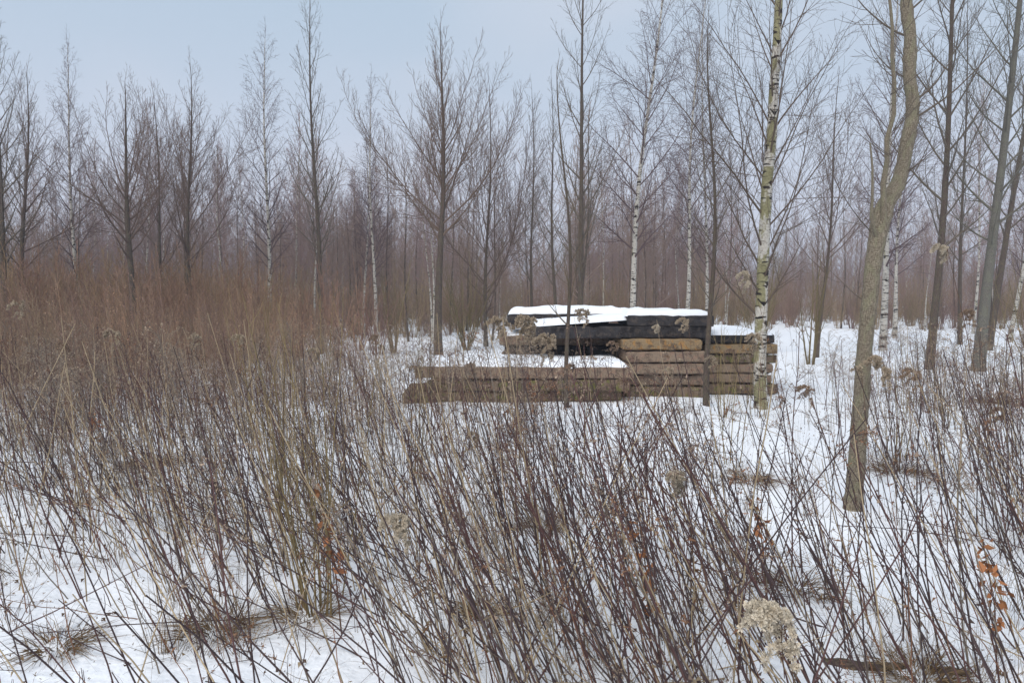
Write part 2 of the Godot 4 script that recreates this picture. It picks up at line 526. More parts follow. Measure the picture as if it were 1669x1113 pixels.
# ------------------------------------------------------------------ slabs
func slab(at: Vector3, size: Vector3, turn: float, tilt: float, m: String, label: String, group: String) -> void:
	var mb := MB.new()
	var hx := size.x / 2; var hy := size.y / 2; var hz := size.z / 2
	var ch := 0.018
	var off := rr(0, 100)
	# a ring of eight profile points swept along x, chipped unevenly, closed at both ends
	var prof := [Vector2(-hy + ch, hz), Vector2(hy - ch, hz), Vector2(hy, hz - ch), Vector2(hy, -hz + ch), Vector2(hy - ch, -hz), Vector2(-hy + ch, -hz), Vector2(-hy, -hz + ch), Vector2(-hy, hz - ch)]
	var nx := maxi(10, int(size.x / 0.09))
	var rows := []
	for k in nx + 3:
		var x: float = -hx + ch + (size.x - 2 * ch) * clampf(float(k - 1) / nx, 0, 1)
		if k == 0: x = -hx
		if k == nx + 2: x = hx
		var inset := ch if k == 0 or k == nx + 2 else 0.0
		var row := PackedVector3Array()
		for j in 8:
			var q: Vector2 = prof[j]
			q.x -= signf(q.x) * inset; q.y -= signf(q.y) * inset
			var chip := patch.get_noise_3d(x * 9.0 + off, j * 7.0, off) * 0.012 + (maxf(0.0, patch.get_noise_3d(x * 26.0, off, j * 3.0) - 0.3) * -0.07 if j != 0 and j != 7 else 0.0)
			row.append(Vector3(x + chip * (1.0 if k <= 1 or k > nx else 0.0), q.x + chip * signf(q.x), q.y + chip * signf(q.y)))
		rows.append(row)
	for k in rows.size() - 1:
		for j in 8:
			var a: Vector3 = rows[k][j]; var b: Vector3 = rows[k][(j + 1) % 8]; var c: Vector3 = rows[k + 1][(j + 1) % 8]; var d: Vector3 = rows[k + 1][j]
			quad(mb, a, b, c, d, Color.WHITE)
	for e in [0, rows.size() - 1]:
		for j in range(1, 7):
			if e == 0: tri(mb, rows[e][0], rows[e][j + 1], rows[e][j], Color.WHITE)
			else: tri(mb, rows[e][0], rows[e][j], rows[e][j + 1], Color.WHITE)
	var o := put("weathered_slab", to_mesh(mb, M[m]))
	o.position = at
	o.rotation = Vector3(0, turn, tilt)
	tag(o, label, "slab", group, "thing")

# a blanket of snow over the rectangle, rounded at its rim
func snow_cap(x0: float, x1: float, z0: float, z1: float, y: float, thick: float, label: String, ragged := 0.06, y_right := 0.0) -> void:
	var mb := MB.new()
	var nx := int((x1 - x0) / 0.05); var nz := int((z1 - z0) / 0.05)
	var cx := (x0 + x1) / 2; var cz := (z0 + z1) / 2
	var off := rr(0, 50)
	for k in nz + 1:
		for j in nx + 1:
			var x := lerpf(x0, x1, float(j) / nx); var z := lerpf(z0, z1, float(k) / nz)
			var e := minf(minf(x - x0, x1 - x), minf(z - z0, z1 - z))
			var rim := e - ragged * (0.5 + 0.5 * lump.get_noise_2d(x * 2.5 + off, z * 2.5)) * (1.0 - smoothstep(0.1, 0.5, e))
			var u := clampf(rim / (thick * 1.1), 0, 1)
			var hh := thick * sqrt(1.0 - (1.0 - u) * (1.0 - u)) * (0.85 + 0.3 * swell.get_noise_2d(x * 3 + off, z * 3)) + lump.get_noise_2d(x * 2 + off, z * 2) * 0.012 * u
			mb.v.append(Vector3(x - cx, hh - 0.012 + (y_right - 0.0) * float(j) / nx, z - cz))
			mb.n.append(Vector3.UP); mb.c.append(Color.WHITE); mb.t.append(Vector2(x, z))
	for k in nz:
		for j in nx:
			var a := k * (nx + 1) + j
			mb.i.append_array(PackedInt32Array([a, a + 1, a + nx + 1, a + 1, a + nx + 2, a + nx + 1]))
	var st := SurfaceTool.new()
	st.create_from_arrays(mb.arrays())
	st.generate_normals()
	var am := st.commit()
	am.surface_set_material(0, M.snow)
	var o := put("snow_blanket", am)
	o.position = Vector3(cx, y, cz)
	tag(o, label, "snow")

# ------------------------------------------------------------------ the scene
func _ready() -> void:
	rng.seed = 20240
	swell.seed = 3; swell.frequency = 0.35
	lump.seed = 8; lump.frequency = 1.6; lump.fractal_octaves = 3
	patch.seed = 15; patch.frequency = 0.6

	var cam := Camera3D.new()
	cam.name = "camera"
	cam.fov = 49.2
	cam.near = 0.05
	cam.far = 900.0
	add_child(cam)
	cam.position = Vector3(0, EYE, 0)
	cam.rotation_degrees = Vector3(-3.6, 0, 0)
	cam.current = true

	var env := Environment.new()
	env.background_mode = Environment.BG_SKY
	env.tonemap_mode = Environment.TONE_MAPPER_LINEAR
	env.tonemap_exposure = 1.55
	env.background_energy_multiplier = 0.68
	env.sdfgi_enabled = true; env.ssao_enabled = true; env.ssil_enabled = true
	env.fog_enabled = true
	env.fog_density = 0.0026
	env.fog_light_color = Color(0.80, 0.83, 0.90)
	var sky := Sky.new()
	var pano := PanoramaSkyMaterial.new()
	pano.panorama = ImageTexture.create_from_image(sky_image())
	sky.sky_material = pano
	env.sky = sky
	var we := WorldEnvironment.new()
	we.name = "world_environment"
	we.environment = env
	add_child(we)

	var sun := DirectionalLight3D.new()
	sun.name = "sun"
	sun.light_energy = 0.5
	sun.light_color = Color(1.0, 0.97, 0.93)
	sun.light_angular_distance = 40.0
	sun.shadow_enabled = true
	add_child(sun)
	sun.rotation_degrees = Vector3(-50, -28, 0)

	make_materials()
	build_snow()
	build_stack()
	build_main_trees()
	build_wood()
	build_weeds()

func sky_image() -> Image:
	var w := 512; var h := 256
	var img := Image.create(w, h, false, Image.FORMAT_RGBF)
	var n := FastNoiseLite.new(); n.seed = 4; n.frequency = 0.9; n.fractal_octaves = 4
	for y in h:
		var el := (0.5 - (y + 0.5) / h) * PI
		for x in w:
			var az := TAU * (x + 0.5) / w
			var dir := Vector3(cos(az) * cos(el), sin(el), sin(az) * cos(el))
			var t := clampf(sin(maxf(el, 0.0)), 0, 1)
			var c := Color(0.70, 0.735, 0.85).lerp(Color(0.475, 0.59, 0.725), smoothstep(0.0, 0.40, t))
			var q := Vector3(dir.x, dir.y * 3.0, dir.z) / (0.35 + maxf(dir.y, 0.0))
			var cl := n.get_noise_3dv(q)
			c = c.lerp(Color(0.66, 0.70, 0.80), clampf(cl * 0.9 + 0.1, 0, 0.6))
			img.set_pixel(x, y, c)
	return img

func build_snow() -> void:
	var mb := MB.new()
	var na := 640
	var radii := PackedFloat32Array([0.0])
	var r := 0.35
	while r < 420.0:
		radii.append(r)
		r *= 1.055 if r < 60.0 else 1.25
	for k in radii.size():
		for a in na:
			var th := TAU * a / na
			var x := cos(th) * radii[k]; var z := sin(th) * radii[k]
			mb.v.append(Vector3(x, snow_y(x, z), z))
			mb.n.append(Vector3.UP); mb.c.append(Color.WHITE); mb.t.append(Vector2(x, z))
	for k in radii.size() - 1:
		for a in na:
			var a1 := (a + 1) % na
			var p := k * na
			mb.i.append_array(PackedInt32Array([p + a, p + na + a, p + na + a1, p + a, p + na + a1, p + a1]))
	var st := SurfaceTool.new()
	st.create_from_arrays(mb.arrays())
	st.generate_normals()
	var am := st.commit()
	am.surface_set_material(0, M.snow)
	var o := put("snowy_ground", am)
	tag(o, "white snow covering the whole clearing", "snow", "", "structure")

func build_stack() -> void:
	# low stack in front: three slabs lying lengthwise
	var low := "slabs of the low stack"
	slab(Vector3(-0.02, 0.07, -11.76), Vector3(3.3, 0.16, 1.35), 0.045, 0.010, "slab_moss", "lowest slab of the low front stack, jutting out at the left end", low)
	slab(Vector3(0.27, 0.245, -11.73), Vector3(3.02, 0.165, 1.40), -0.03, 0.004, "slab_moss", "mossy middle slab of the low front stack", low)
	slab(Vector3(0.18, 0.44, -11.72), Vector3(3.26, 0.17, 1.42), 0.012, -0.006, "slab_brown", "top slab of the low front stack, under thick snow", low)
	snow_cap(-1.43, 1.76, -12.40, -11.04, 0.525, 0.13, "thick snow on the low front stack of slabs", 0.05, -0.02)
	# supports of the tall stack: left pile lengthwise behind the low stack
	var ordinal := ["bottom", "second", "third", "fourth", "fifth", "sixth"]
	for k in 5:
		slab(Vector3(0.80 + rr(-0.08, 0.08) + (0.0 if k < 3 else -0.06), 0.08 + k * 0.186, -13.32), Vector3(1.86, 0.165, 1.4), rr(-0.02, 0.02), 0, "slab_black" if k == 3 else "slab_brown", "%s slab from the ground of the pile behind the low stack" % ordinal[k], "slabs behind the low stack")
	for k in 5:
		slab(Vector3(2.41 + rr(-0.07, 0.05), 0.08 + k * 0.186, -12.80 + rr(-0.10, 0.10)), Vector3(1.22, 0.165, 2.6), rr(-0.035, 0.035), rr(-0.008, 0.008), ["slab_moss", "slab_brown", "slab_brown", "slab_brown", "slab_ochre"][k], "%s slab from the ground of the brown middle pile" % ordinal[k], "slabs of the middle pile")
	for k in 6:
		slab(Vector3(3.70 + rr(-0.06, 0.06), 0.07 + k * 0.163, -13.35 + rr(-0.12, 0.12)), Vector3(1.18, 0.145, 2.5), rr(-0.03, 0.03), rr(-0.01, 0.01), ["slab_moss", "slab_brown", "slab_brown", "slab_moss", "slab_ochre", "slab_black"][k], "%s slab from the ground of the right pile beyond the birch" % ordinal[k], "slabs of the right pile")
	slab(Vector3(1.67, 1.005, -12.45), Vector3(2.92, 0.185, 1.4), 0.01, 0.0, "slab_black", "long black slab below the topmost pair of the tall stack", "black top slabs")
	slab(Vector3(2.52, 1.185, -12.42), Vector3(1.36, 0.172, 1.35), -0.02, -0.004, "slab_black", "black topmost slab at the right of the tall stack", "black top slabs")
	slab(Vector3(0.78, 1.185, -13.28), Vector3(1.72, 0.172, 1.3), 0.015, 0.003, "slab_black", "black topmost slab set back at the left of the tall stack", "black top slabs")
	snow_cap(1.80, 3.20, -13.08, -11.80, 1.268, 0.15, "snow on the right topmost slab of the tall stack", 0.04, -0.05)
	snow_cap(-0.07, 1.95, -13.90, -12.66, 1.268, 0.15, "snow on the left topmost slab of the tall stack", 0.04, 0.0)
	snow_cap(0.23, 1.90, -12.70, -11.78, 1.094, 0.11, "snow in the step of the tall stack, on its long black slab", 0.10, 0.12)
	snow_cap(-0.10, 0.24, -13.95, -12.68, 0.90, 0.07, "small snow patch on the left end of the tall stack", 0.04)
	snow_cap(3.12, 4.24, -14.45, -12.05, 0.955, 0.08, "snow on the right pile of slabs beyond the birch", 0.08)
	for k in 2:
		snow_cap(4.16, 4.34, -14.3, -12.05, 0.31 + k * 0.326, 0.035, ["strip of snow on the lower ledge of the right pile", "strip of snow on the upper ledge of the right pile"][k], 0.02)

func build_main_trees() -> void:
	# forked tree close by on the right
	var o := base("forked_tree", on_snow(2.585, -5.55, 0.0))
	var s := 0.00457
	var px := func(pts: Array, dz: Array) -> PackedVector3Array:
		var a := PackedVector3Array()
		for k in pts.size(): a.append(Vector3((pts[k][0] - 1400) * s, (830 - pts[k][1]) * s, dz[k]))
		return a
	var trunk_p: PackedVector3Array = px.call([[1399, 850], [1400, 815], [1403, 760], [1404, 700], [1406, 630], [1409, 560], [1413, 490], [1418, 430], [1424, 385], [1432, 350], [1440, 330], [1458, 304], [1470, 280], [1477, 252], [1482, 225], [1489, 190], [1490, 160], [1485, 125], [1486, 90], [1487, 55], [1483, 15], [1482, -30], [1487, -100], [1484, -190], [1490, -300], [1494, -420]], [0, 0, 0, 0.01, 0.02, 0.02, 0.03, 0.02, 0.02, 0.0, -0.02, -0.05, -0.08, -0.1, -0.11, -0.12, -0.12, -0.13, -0.15, -0.16, -0.18, -0.2, -0.22, -0.25, -0.3, -0.34])
	var rad := PackedFloat32Array()
	for q in [18, 15, 13.5, 13, 12.5, 12, 12, 12.5, 13.5, 15, 14, 11.5, 10.8, 10.6, 11.2, 10.2, 10.6, 9.6, 10.2, 9.2, 9.8, 8.4, 7.6, 5.5, 3.8, 1.5]: rad.append(q * s)
	var tb := MB.new()
	var fine_p := PackedVector3Array(); var fine_r := PackedFloat32Array()
	for k in trunk_p.size() - 1:
		for j in 5:
			var t := j / 5.0
			var q := trunk_p[k].cubic_interpolate(trunk_p[k + 1], trunk_p[maxi(k - 1, 0)], trunk_p[mini(k + 2, trunk_p.size() - 1)], t)
			fine_p.append(q + Vector3(rr(-1, 1), 0, rr(-1, 1)) * 0.0025)
			fine_r.append(lerpf(rad[k], rad[k + 1], t) * (1.0 + rr(-0.04, 0.04) + (0.14 if rng.randf() < (0.14 if k > 8 else 0.05) else 0.0)))
	fine_p.append(trunk_p[trunk_p.size() - 1]); fine_r.append(rad[rad.size() - 1])
	tube(tb, fine_p, fine_r, 16, Color.WHITE)
	put("trunk", to_mesh(tb, M.grey_bark), o)
	for q in [[[[1430, 372], [1427, 330], [1423, 300], [1426, 265], [1422, 232], [1430, 195], [1427, 150], [1420, 110], [1417, 70], [1411, 40], [1402, 0], [1395, -60], [1396, -160]], 4.8, 0.10], [[[1422, 384], [1412, 372], [1404, 352], [1402, 320], [1398, 280], [1390, 240]], 3.6, 0.14]]:
		var dz := []
		for k in q[0].size(): dz.append(0.05 + q[2] * k / 5.0)
		var lp: PackedVector3Array = px.call(q[0], dz)
		var lb := MB.new()
		tube(lb, lp, taper(q[1] * s, 0.006, lp.size() - 1, 1.1), 8, Color.WHITE)
		put("limb", to_mesh(lb, M.grey_bark), o)
	var st := style("aspen")
	st.merge({col = Color(0.13, 0.108, 0.088), tw = 0.0018, dens = [0, 6.0, 6.0]}, true)
	var cb := MB.new()
	for q in [[16, 1, 0.35, 0.95, 0.012], [15, 1, 0.6, 0.8, 0.009], [19, -1, 0.4, 0.7, 0.010], [20, 1, 0.9, 0.9, 0.008], [21, -1, 0.3, 0.9, 0.012], [22, 1, 0.8, 1.0, 0.012], [23, -1, 0.8, 1.0, 0.01], [24, 1, 0.9, 0.8, 0.008], [10, 1, 0.7, 0.75, 0.007], [12, 1, 0.5, 0.35, 0.006], [17, -1, 0.5, 0.5, 0.006], [8, -1, 0.9, 0.6, 0.006], [6, -1, 0.6, 0.35, 0.005]]:
		limb(cb, trunk_p[q[0]], Vector3(q[1], q[2], rr(-0.9, 0.9)).normalized(), q[3] * 1.2, q[4], 1, st, 3)
	for k in 26:
		var y := rr(0.25, 1.0)
		var a := trunk_p[int(lerpf(9, 25, y))]
		limb(cb, a, Vector3(rr(-1, 1), rr(0.2, 0.9), rr(-1, 1)).normalized(), rr(0.15, 0.6), 0.004, 2, st, 3)
	for k in 22:
		var a := Vector3((lerpf(1427, 1396, rng.randf()) - 1400) * s, lerpf(2.3, 4.2, rng.randf()), rr(0.1, 0.3))
		limb(cb, Vector3(0.12 + rr(-0.03, 0.03), a.y, 0.15 + (a.y - 2.3) * 0.08), Vector3(rr(-1, 1), rr(0.4, 1.2), rr(-1, 1)).normalized(), rr(0.2, 0.75), 0.004, 2, st, 3)
	put("crown", to_mesh(cb, M.plant), o)
	tag(o, "nearest tree, forked, with a knobbly bent grey trunk rising from bare snow", "tree")

	# birch in front of the slabs
	o = base("birch_tree", on_snow(3.52, -10.5, 0.0))
	s = 10.5 / 1214.0
	var bp := PackedVector3Array(); var br := PackedFloat32Array()
	for q in [[1242, 690, 13], [1243, 655, 11], [1241, 600, 10], [1242, 540, 9.6], [1243, 480, 9.4], [1244, 420, 9.2], [1245, 360, 8.8], [1246, 300, 8.4], [1251, 230, 8], [1252, 160, 7.4], [1256, 80, 6.6], [1259, 0, 5.8], [1262, -80, 4.6], [1264, -180, 3.2], [1268, -300, 1.2]]:
		bp.append(Vector3((q[0] - 1242) * s, (668 - q[1]) * s, sin(q[1] * 0.01) * 0.04)); br.append(q[2] * s)
	st = style("birch")
	st.merge({bark = "mossy_birch", c0 = 0.22, nb = 38, len = 0.42, ang = [46, 22], col = Color(0.13, 0.10, 0.08), tw = 0.0021, cr = 0.24, dens = [0, 6.5, 6.5], up = [0, 0.45, 0.3, 0.0]}, true)
	var parts := tree_meshes(bp, br, st, 14)
	put("trunk", parts[0], o); put("crown", parts[1], o)
	tag(o, "birch with mossy white trunk standing just in front of the slabs", "tree")

	var g := {bark = "green_bark", col = Color(0.15, 0.138, 0.11)}
	grow("aspen_tree", "dark straight pole tree to the right of the forked tree", "tree", 0.562, 16, 12.5, 0.088, Vector2(0.45, 0), "aspen", {nb = 40, c0 = 0.2})
	grow("aspen_tree", "greenish grey straight tree near the right edge", "tree", 0.628, 15.5, 12.5, 0.118, Vector2(0.75, 0.2), "aspen", g.merged({nb = 44, c0 = 0.2, ang = [60, 30], cr = 0.36}))
	grow("aspen_tree", "thinner dark tree leaning right at the right edge", "tree", 0.640, 21, 13.0, 0.10, Vector2(1.7, 0), "aspen", {nb = 36})
	grow("birch_tree", "slim white birch leaning right at the far right edge", "tree", 0.668, 25, 9.5, 0.075, Vector2(1.3, 0), "birch")
	grow("birch_tree", "tall white birch behind the slabs, with a kinked foot", "tree", 0.160, 20, 11.6, 0.09, Vector2(0.75, 0), "birch", {sway = 0.5})
	grow("aspen_tree", "tall dark straight tree rising behind the left half of the slabs", "tree", 0.091, 19, 11.4, 0.085, Vector2(0.05, 0.2), "aspen", {nb = 38, c0 = 0.16, sway = 0.08})
	grow("alder_tree", "broad tree with dense upswept branches left of the slabs", "tree", -0.099, 19, 8.3, 0.115, Vector2(0.12, 0), "alder", {nb = 26, fan = 12, c0 = 0.34, col = Color(0.165, 0.12, 0.092)})
	grow("alder_tree", "bushy low tree between the broad tree and the slabs", "tree", -0.035, 23, 7.9, 0.07, Vector2(0.1, 0), "alder", {nb = 24, fan = 12, c0 = 0.10})
	grow("alder_tree", "dark candelabra tree above the brown thicket on the left", "tree", -0.508, 17, 6.3, 0.105, Vector2(-0.05, 0), "alder", {nb = 18, fan = 11, c0 = 0.36})
	grow("aspen_tree", "slim tall tree with a spire top left of the middle", "tree", -0.258, 20, 9.5, 0.08, Vector2(-0.1, 0), "aspen", {nb = 40})
	grow("aspen_tree", "tall dark tree at the far left edge", "tree", -0.678, 18, 8.6, 0.09, Vector2(-0.1, 0), "aspen", {nb = 40, len = 0.32})
	grow("alder_tree", "dark tree with forked top next to the far left edge", "tree", -0.656, 20, 7.4, 0.09, Vector2(0.3, 0), "alder")
	grow("birch_tree", "feathery birch between the left edge and the candelabra tree", "tree", -0.584, 24, 9.4, 0.075, Vector2(0, 0), "birch")
	grow("alder_tree", "dark tree with several upright tops right of the candelabra tree", "tree", -0.43, 21, 7.9, 0.08, Vector2(0.1, 0), "alder", {ang = [38, 16]})
	grow("alder_tree", "slight dark tree between the candelabra tree and its right neighbour", "tree", -0.465, 23, 7.7, 0.065, Vector2(-0.2, 0), "alder", {nb = 14, fan = 6})
	grow("birch_tree", "tall feathery birch left of the slim spire tree", "tree", -0.327, 24.5, 9.8, 0.08, Vector2(0.1, 0), "birch", {nb = 56})
	grow("birch_tree", "pale birch with a feathery pointed top right of the spire tree", "tree", -0.183, 27, 9.2, 0.07, Vector2(-0.1, 0), "birch")
	grow("birch_tree", "thin white birch close beside the pale pointed birch", "tree", -0.199, 28, 7.6, 0.055, Vector2(0.2, 0), "birch")
	grow("aspen_tree", "thin tree in the gap of sky left of the slabs", "tree", 0.029, 24, 8.0, 0.06, Vector2(-0.1, 0), "aspen", {nb = 26})
	grow("aspen_tree", "thin tree leaning left beside the tall dark straight tree", "tree", 0.062, 21, 7.4, 0.06, Vector2(-0.25, 0), "aspen", {nb = 26})
	grow("birch_tree", "tall birch with bent foot right of the kinked birch", "tree", 0.232, 24, 11.5, 0.075, Vector2(0.5, 0), "birch", {sway = 0.4})
	grow("birch_tree", "slender purple-twigged birch left of the mossy birch", "tree", 0.262, 26, 11.0, 0.065, Vector2(-0.3, 0), "birch")
	grow("birch_tree", "white-stemmed birch seen just behind the forked tree", "tree", 0.499, 21.5, 11.0, 0.105, Vector2(0.1, 0), "birch")
	grow("birch_tree", "thinner white birch right behind the forked tree", "tree", 0.515, 27, 9.5, 0.075, Vector2(0.2, 0), "birch")
	grow("aspen_tree", "dark slender tree between the pole tree and the greenish one", "tree", 0.603, 24, 11.0, 0.07, Vector2(-0.2, 0), "aspen")
	grow("alder_tree", "twiggy tree in the gap between the mossy birch and the forked tree", "tree", 0.41, 19, 6.8, 0.055, Vector2(0.4, 0), "alder", {nb = 20, fan = 7})
	grow("aspen_tree", "sapling standing right in front of the left slabs", "sapling", 0.0748, 10.4, 4.6, 0.036, Vector2(-0.12, 0), "aspen", {nb = 16, tw = 0.0022, col = Color(0.15, 0.115, 0.075)})
	grow("aspen_tree", "grey sapling standing right in front of the middle pile of slabs", "sapling", 0.263, 10.6, 5.2, 0.045, Vector2(-0.05, 0.1), "aspen", {nb = 24, tw = 0.0022, c0 = 0.24, len = 0.34})

	# shrubs on the far side of the clearing
	for q in [[-0.061, 21.5, 22, 3.6, 0.50, 0.02, "many-stemmed olive bush just left of the slabs"], [-0.158, 20.5, 8, 3.0, 0.3, 0.03, "small olive bush left of the many-stemmed bush"], [0.402, 17.0, 5, 3.2, 0.25, 0.03, "thin shrub right of the slabs and the mossy birch"], [0.33, 20.5, 12, 3.8, 0.5, 0.018, "spreading shrub behind the right pile of slabs"], [0.70, 17.0, 10, 3.0, 0.5, 0.02, "shrub at the foot of the trees on the right edge"]]:
		var sh := base("willow_shrub", on_snow(q[0] * q[1], -q[1], 0.0))
		put("branches", to_mesh(shrub_mesh(q[2], q[3], q[4], q[5], Color(0.19, 0.15, 0.08), 4.0, 0.003), M.plant), sh)
		tag(sh, q[6], "shrub")

func build_wood() -> void:
	# prototypes shared by the trees of the wood
	var protos := []
	for q in [["birch", 9.4, 0.06], ["birch", 8.4, 0.048], ["birch", 9.8, 0.058], ["aspen", 9.4, 0.06], ["aspen", 8.4, 0.048], ["alder", 8.0, 0.06], ["alder", 7.0, 0.05]]:
		var st := style(q[0])
		st.tw = 0.0055
		st.dens = [0, 6.0, 5.0]
		st.nb = int(st.nb * 1.0)
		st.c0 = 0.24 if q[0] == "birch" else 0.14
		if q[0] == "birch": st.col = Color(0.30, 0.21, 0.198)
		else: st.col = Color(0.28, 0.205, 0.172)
		var h: float = q[1]
		var p := trunk_points(h, Vector2(rr(-0.4, 0.4), rr(-0.4, 0.4)), 0.3, 10)
		var parts := tree_meshes(p, taper(q[2], 0.008, 10), st, 6)
		protos.append([q[0], h, parts])
	var far := base("distant_wood", Vector3.ZERO)
	tag(far, "purplish mass of leafless trees far behind the clearing", "woodland", "", "stuff")
	var tr := []; var tint := []
	for k in protos.size(): tr.append([]); tint.append([])
	var labels := {birch = ["slender birch", "birches"], aspen = ["straight dark tree", "straight trees"], alder = ["twiggy spreading tree", "spreading trees"]}
	var zones := [[-0.60, "at the left edge"], [-0.50, "left of the candelabra tree"], [-0.40, "right of the candelabra tree"], [-0.29, "left of the spire tree"], [-0.20, "right of the spire tree"], [-0.10, "left of the broad tree"], [0.0, "right of the broad tree"], [0.10, "behind the left slabs"], [0.20, "behind the middle slabs"], [0.34, "behind the mossy birch"], [0.46, "left of the forked tree"], [0.57, "right of the forked tree"], [2.0, "at the right edge"]]
	var n := 0
	while n < 350:
		var b := rr(-0.86, 0.86)
		var d := 25.0 + 32.0 * pow(rng.randf(), 0.9)
		var keep := 1.0
		if b > 0.28: keep = 0.3
		if b > -0.01 and b < 0.07: keep = 0.2
		if b > 0.3 and d < 34: keep *= 0.5
		if rng.randf() > keep: continue
		n += 1
		var k := rng.randi() % protos.size()
		var s := rr(0.5, 1.05)
		if b > 0.28: s *= 1.05
		if b > -0.02 and b < 0.08: s *= 0.72
		var q: Array = protos[k]
		var o := base(q[0] + "_tree", on_snow(b * d, -d, 0.0), rr(0, TAU))
		o.scale = Vector3.ONE * s
		put("trunk", q[2][0], o); put("crown", q[2][1], o)
		var zone := ""
		for zz in zones:
			if b < zz[0]:
				zone = zz[1]
				break
		var deep := "front" if d < 38.0 else "rear"
		tag(o, "%s in the %s ranks of the wood, %s" % [labels[q[0]][0], deep, zone], "tree", "%s, %s ranks, %s" % [labels[q[0]][1], deep, zone])
	for k in 1000:
		var b := rr(-0.95, 0.95)
		var d := 58.0 + 62.0 * rng.randf()
		var j := rng.randi() % protos.size()
		var at := on_snow(b * d, -d, 0.0)
		var s := rr(0.6, 0.98) * (0.8 if b > 0.28 or (b > -0.02 and b < 0.08) else 1.0)
		tr[j].append(Transform3D(Basis(Vector3.UP, rr(0, TAU)) * Basis.from_scale(Vector3.ONE * s), at))
		tint[j].append(Color.WHITE)
	for j in protos.size():
		scatter(far, "tree_trunks", protos[j][2][0], tr[j], tint[j])
		scatter(far, "tree_crowns", protos[j][2][1], tr[j], tint[j])

	# undergrowth at the foot of the wood
	var under := base("undergrowth", Vector3.ZERO)
	tag(under, "brown tangle of brush at the foot of the wood", "brush", "", "stuff")
	for v in 5:
		var mesh := to_mesh(shrub_mesh(14, rr(2.0, 3.0), 0.4, 0.012, [Color(0.29, 0.195, 0.145), Color(0.30, 0.22, 0.14), Color(0.26, 0.172, 0.155), Color(0.31, 0.235, 0.145), Color(0.28, 0.185, 0.15)][v], 3.6, 0.0046), M.plant)
		var where := []; var cols := []
		for k in 330:
			var b := rr(-0.9, 0.9)
			var d := 24.0 + 40.0 * rng.randf()
			if b > -0.2 and d < 28: continue
			if b > 0.28 and d < 33: continue
			where.append(Transform3D(Basis(Vector3.UP, rr(0, TAU)) * Basis.from_scale(Vector3.ONE * rr(0.55, 1.25)), on_snow(b * d, -d, 0.0)))
			cols.append(Color.WHITE * rr(0.8, 1.15))
		for k in 70:
			var d := rr(17.5, 26.0)
			var b := rr(-0.85, -0.1)
			if rng.randf() < smoothstep(-0.6, -0.14, b): continue
			where.append(Transform3D(Basis(Vector3.UP, rr(0, TAU)) * Basis.from_scale(Vector3.ONE * rr(0.7, 1.2)), on_snow(b * d, -d, 0.0)))
			cols.append(Color(0.98, 0.88, 0.80) * rr(0.8, 1.15))
		scatter(under, "brush", mesh, where, cols)

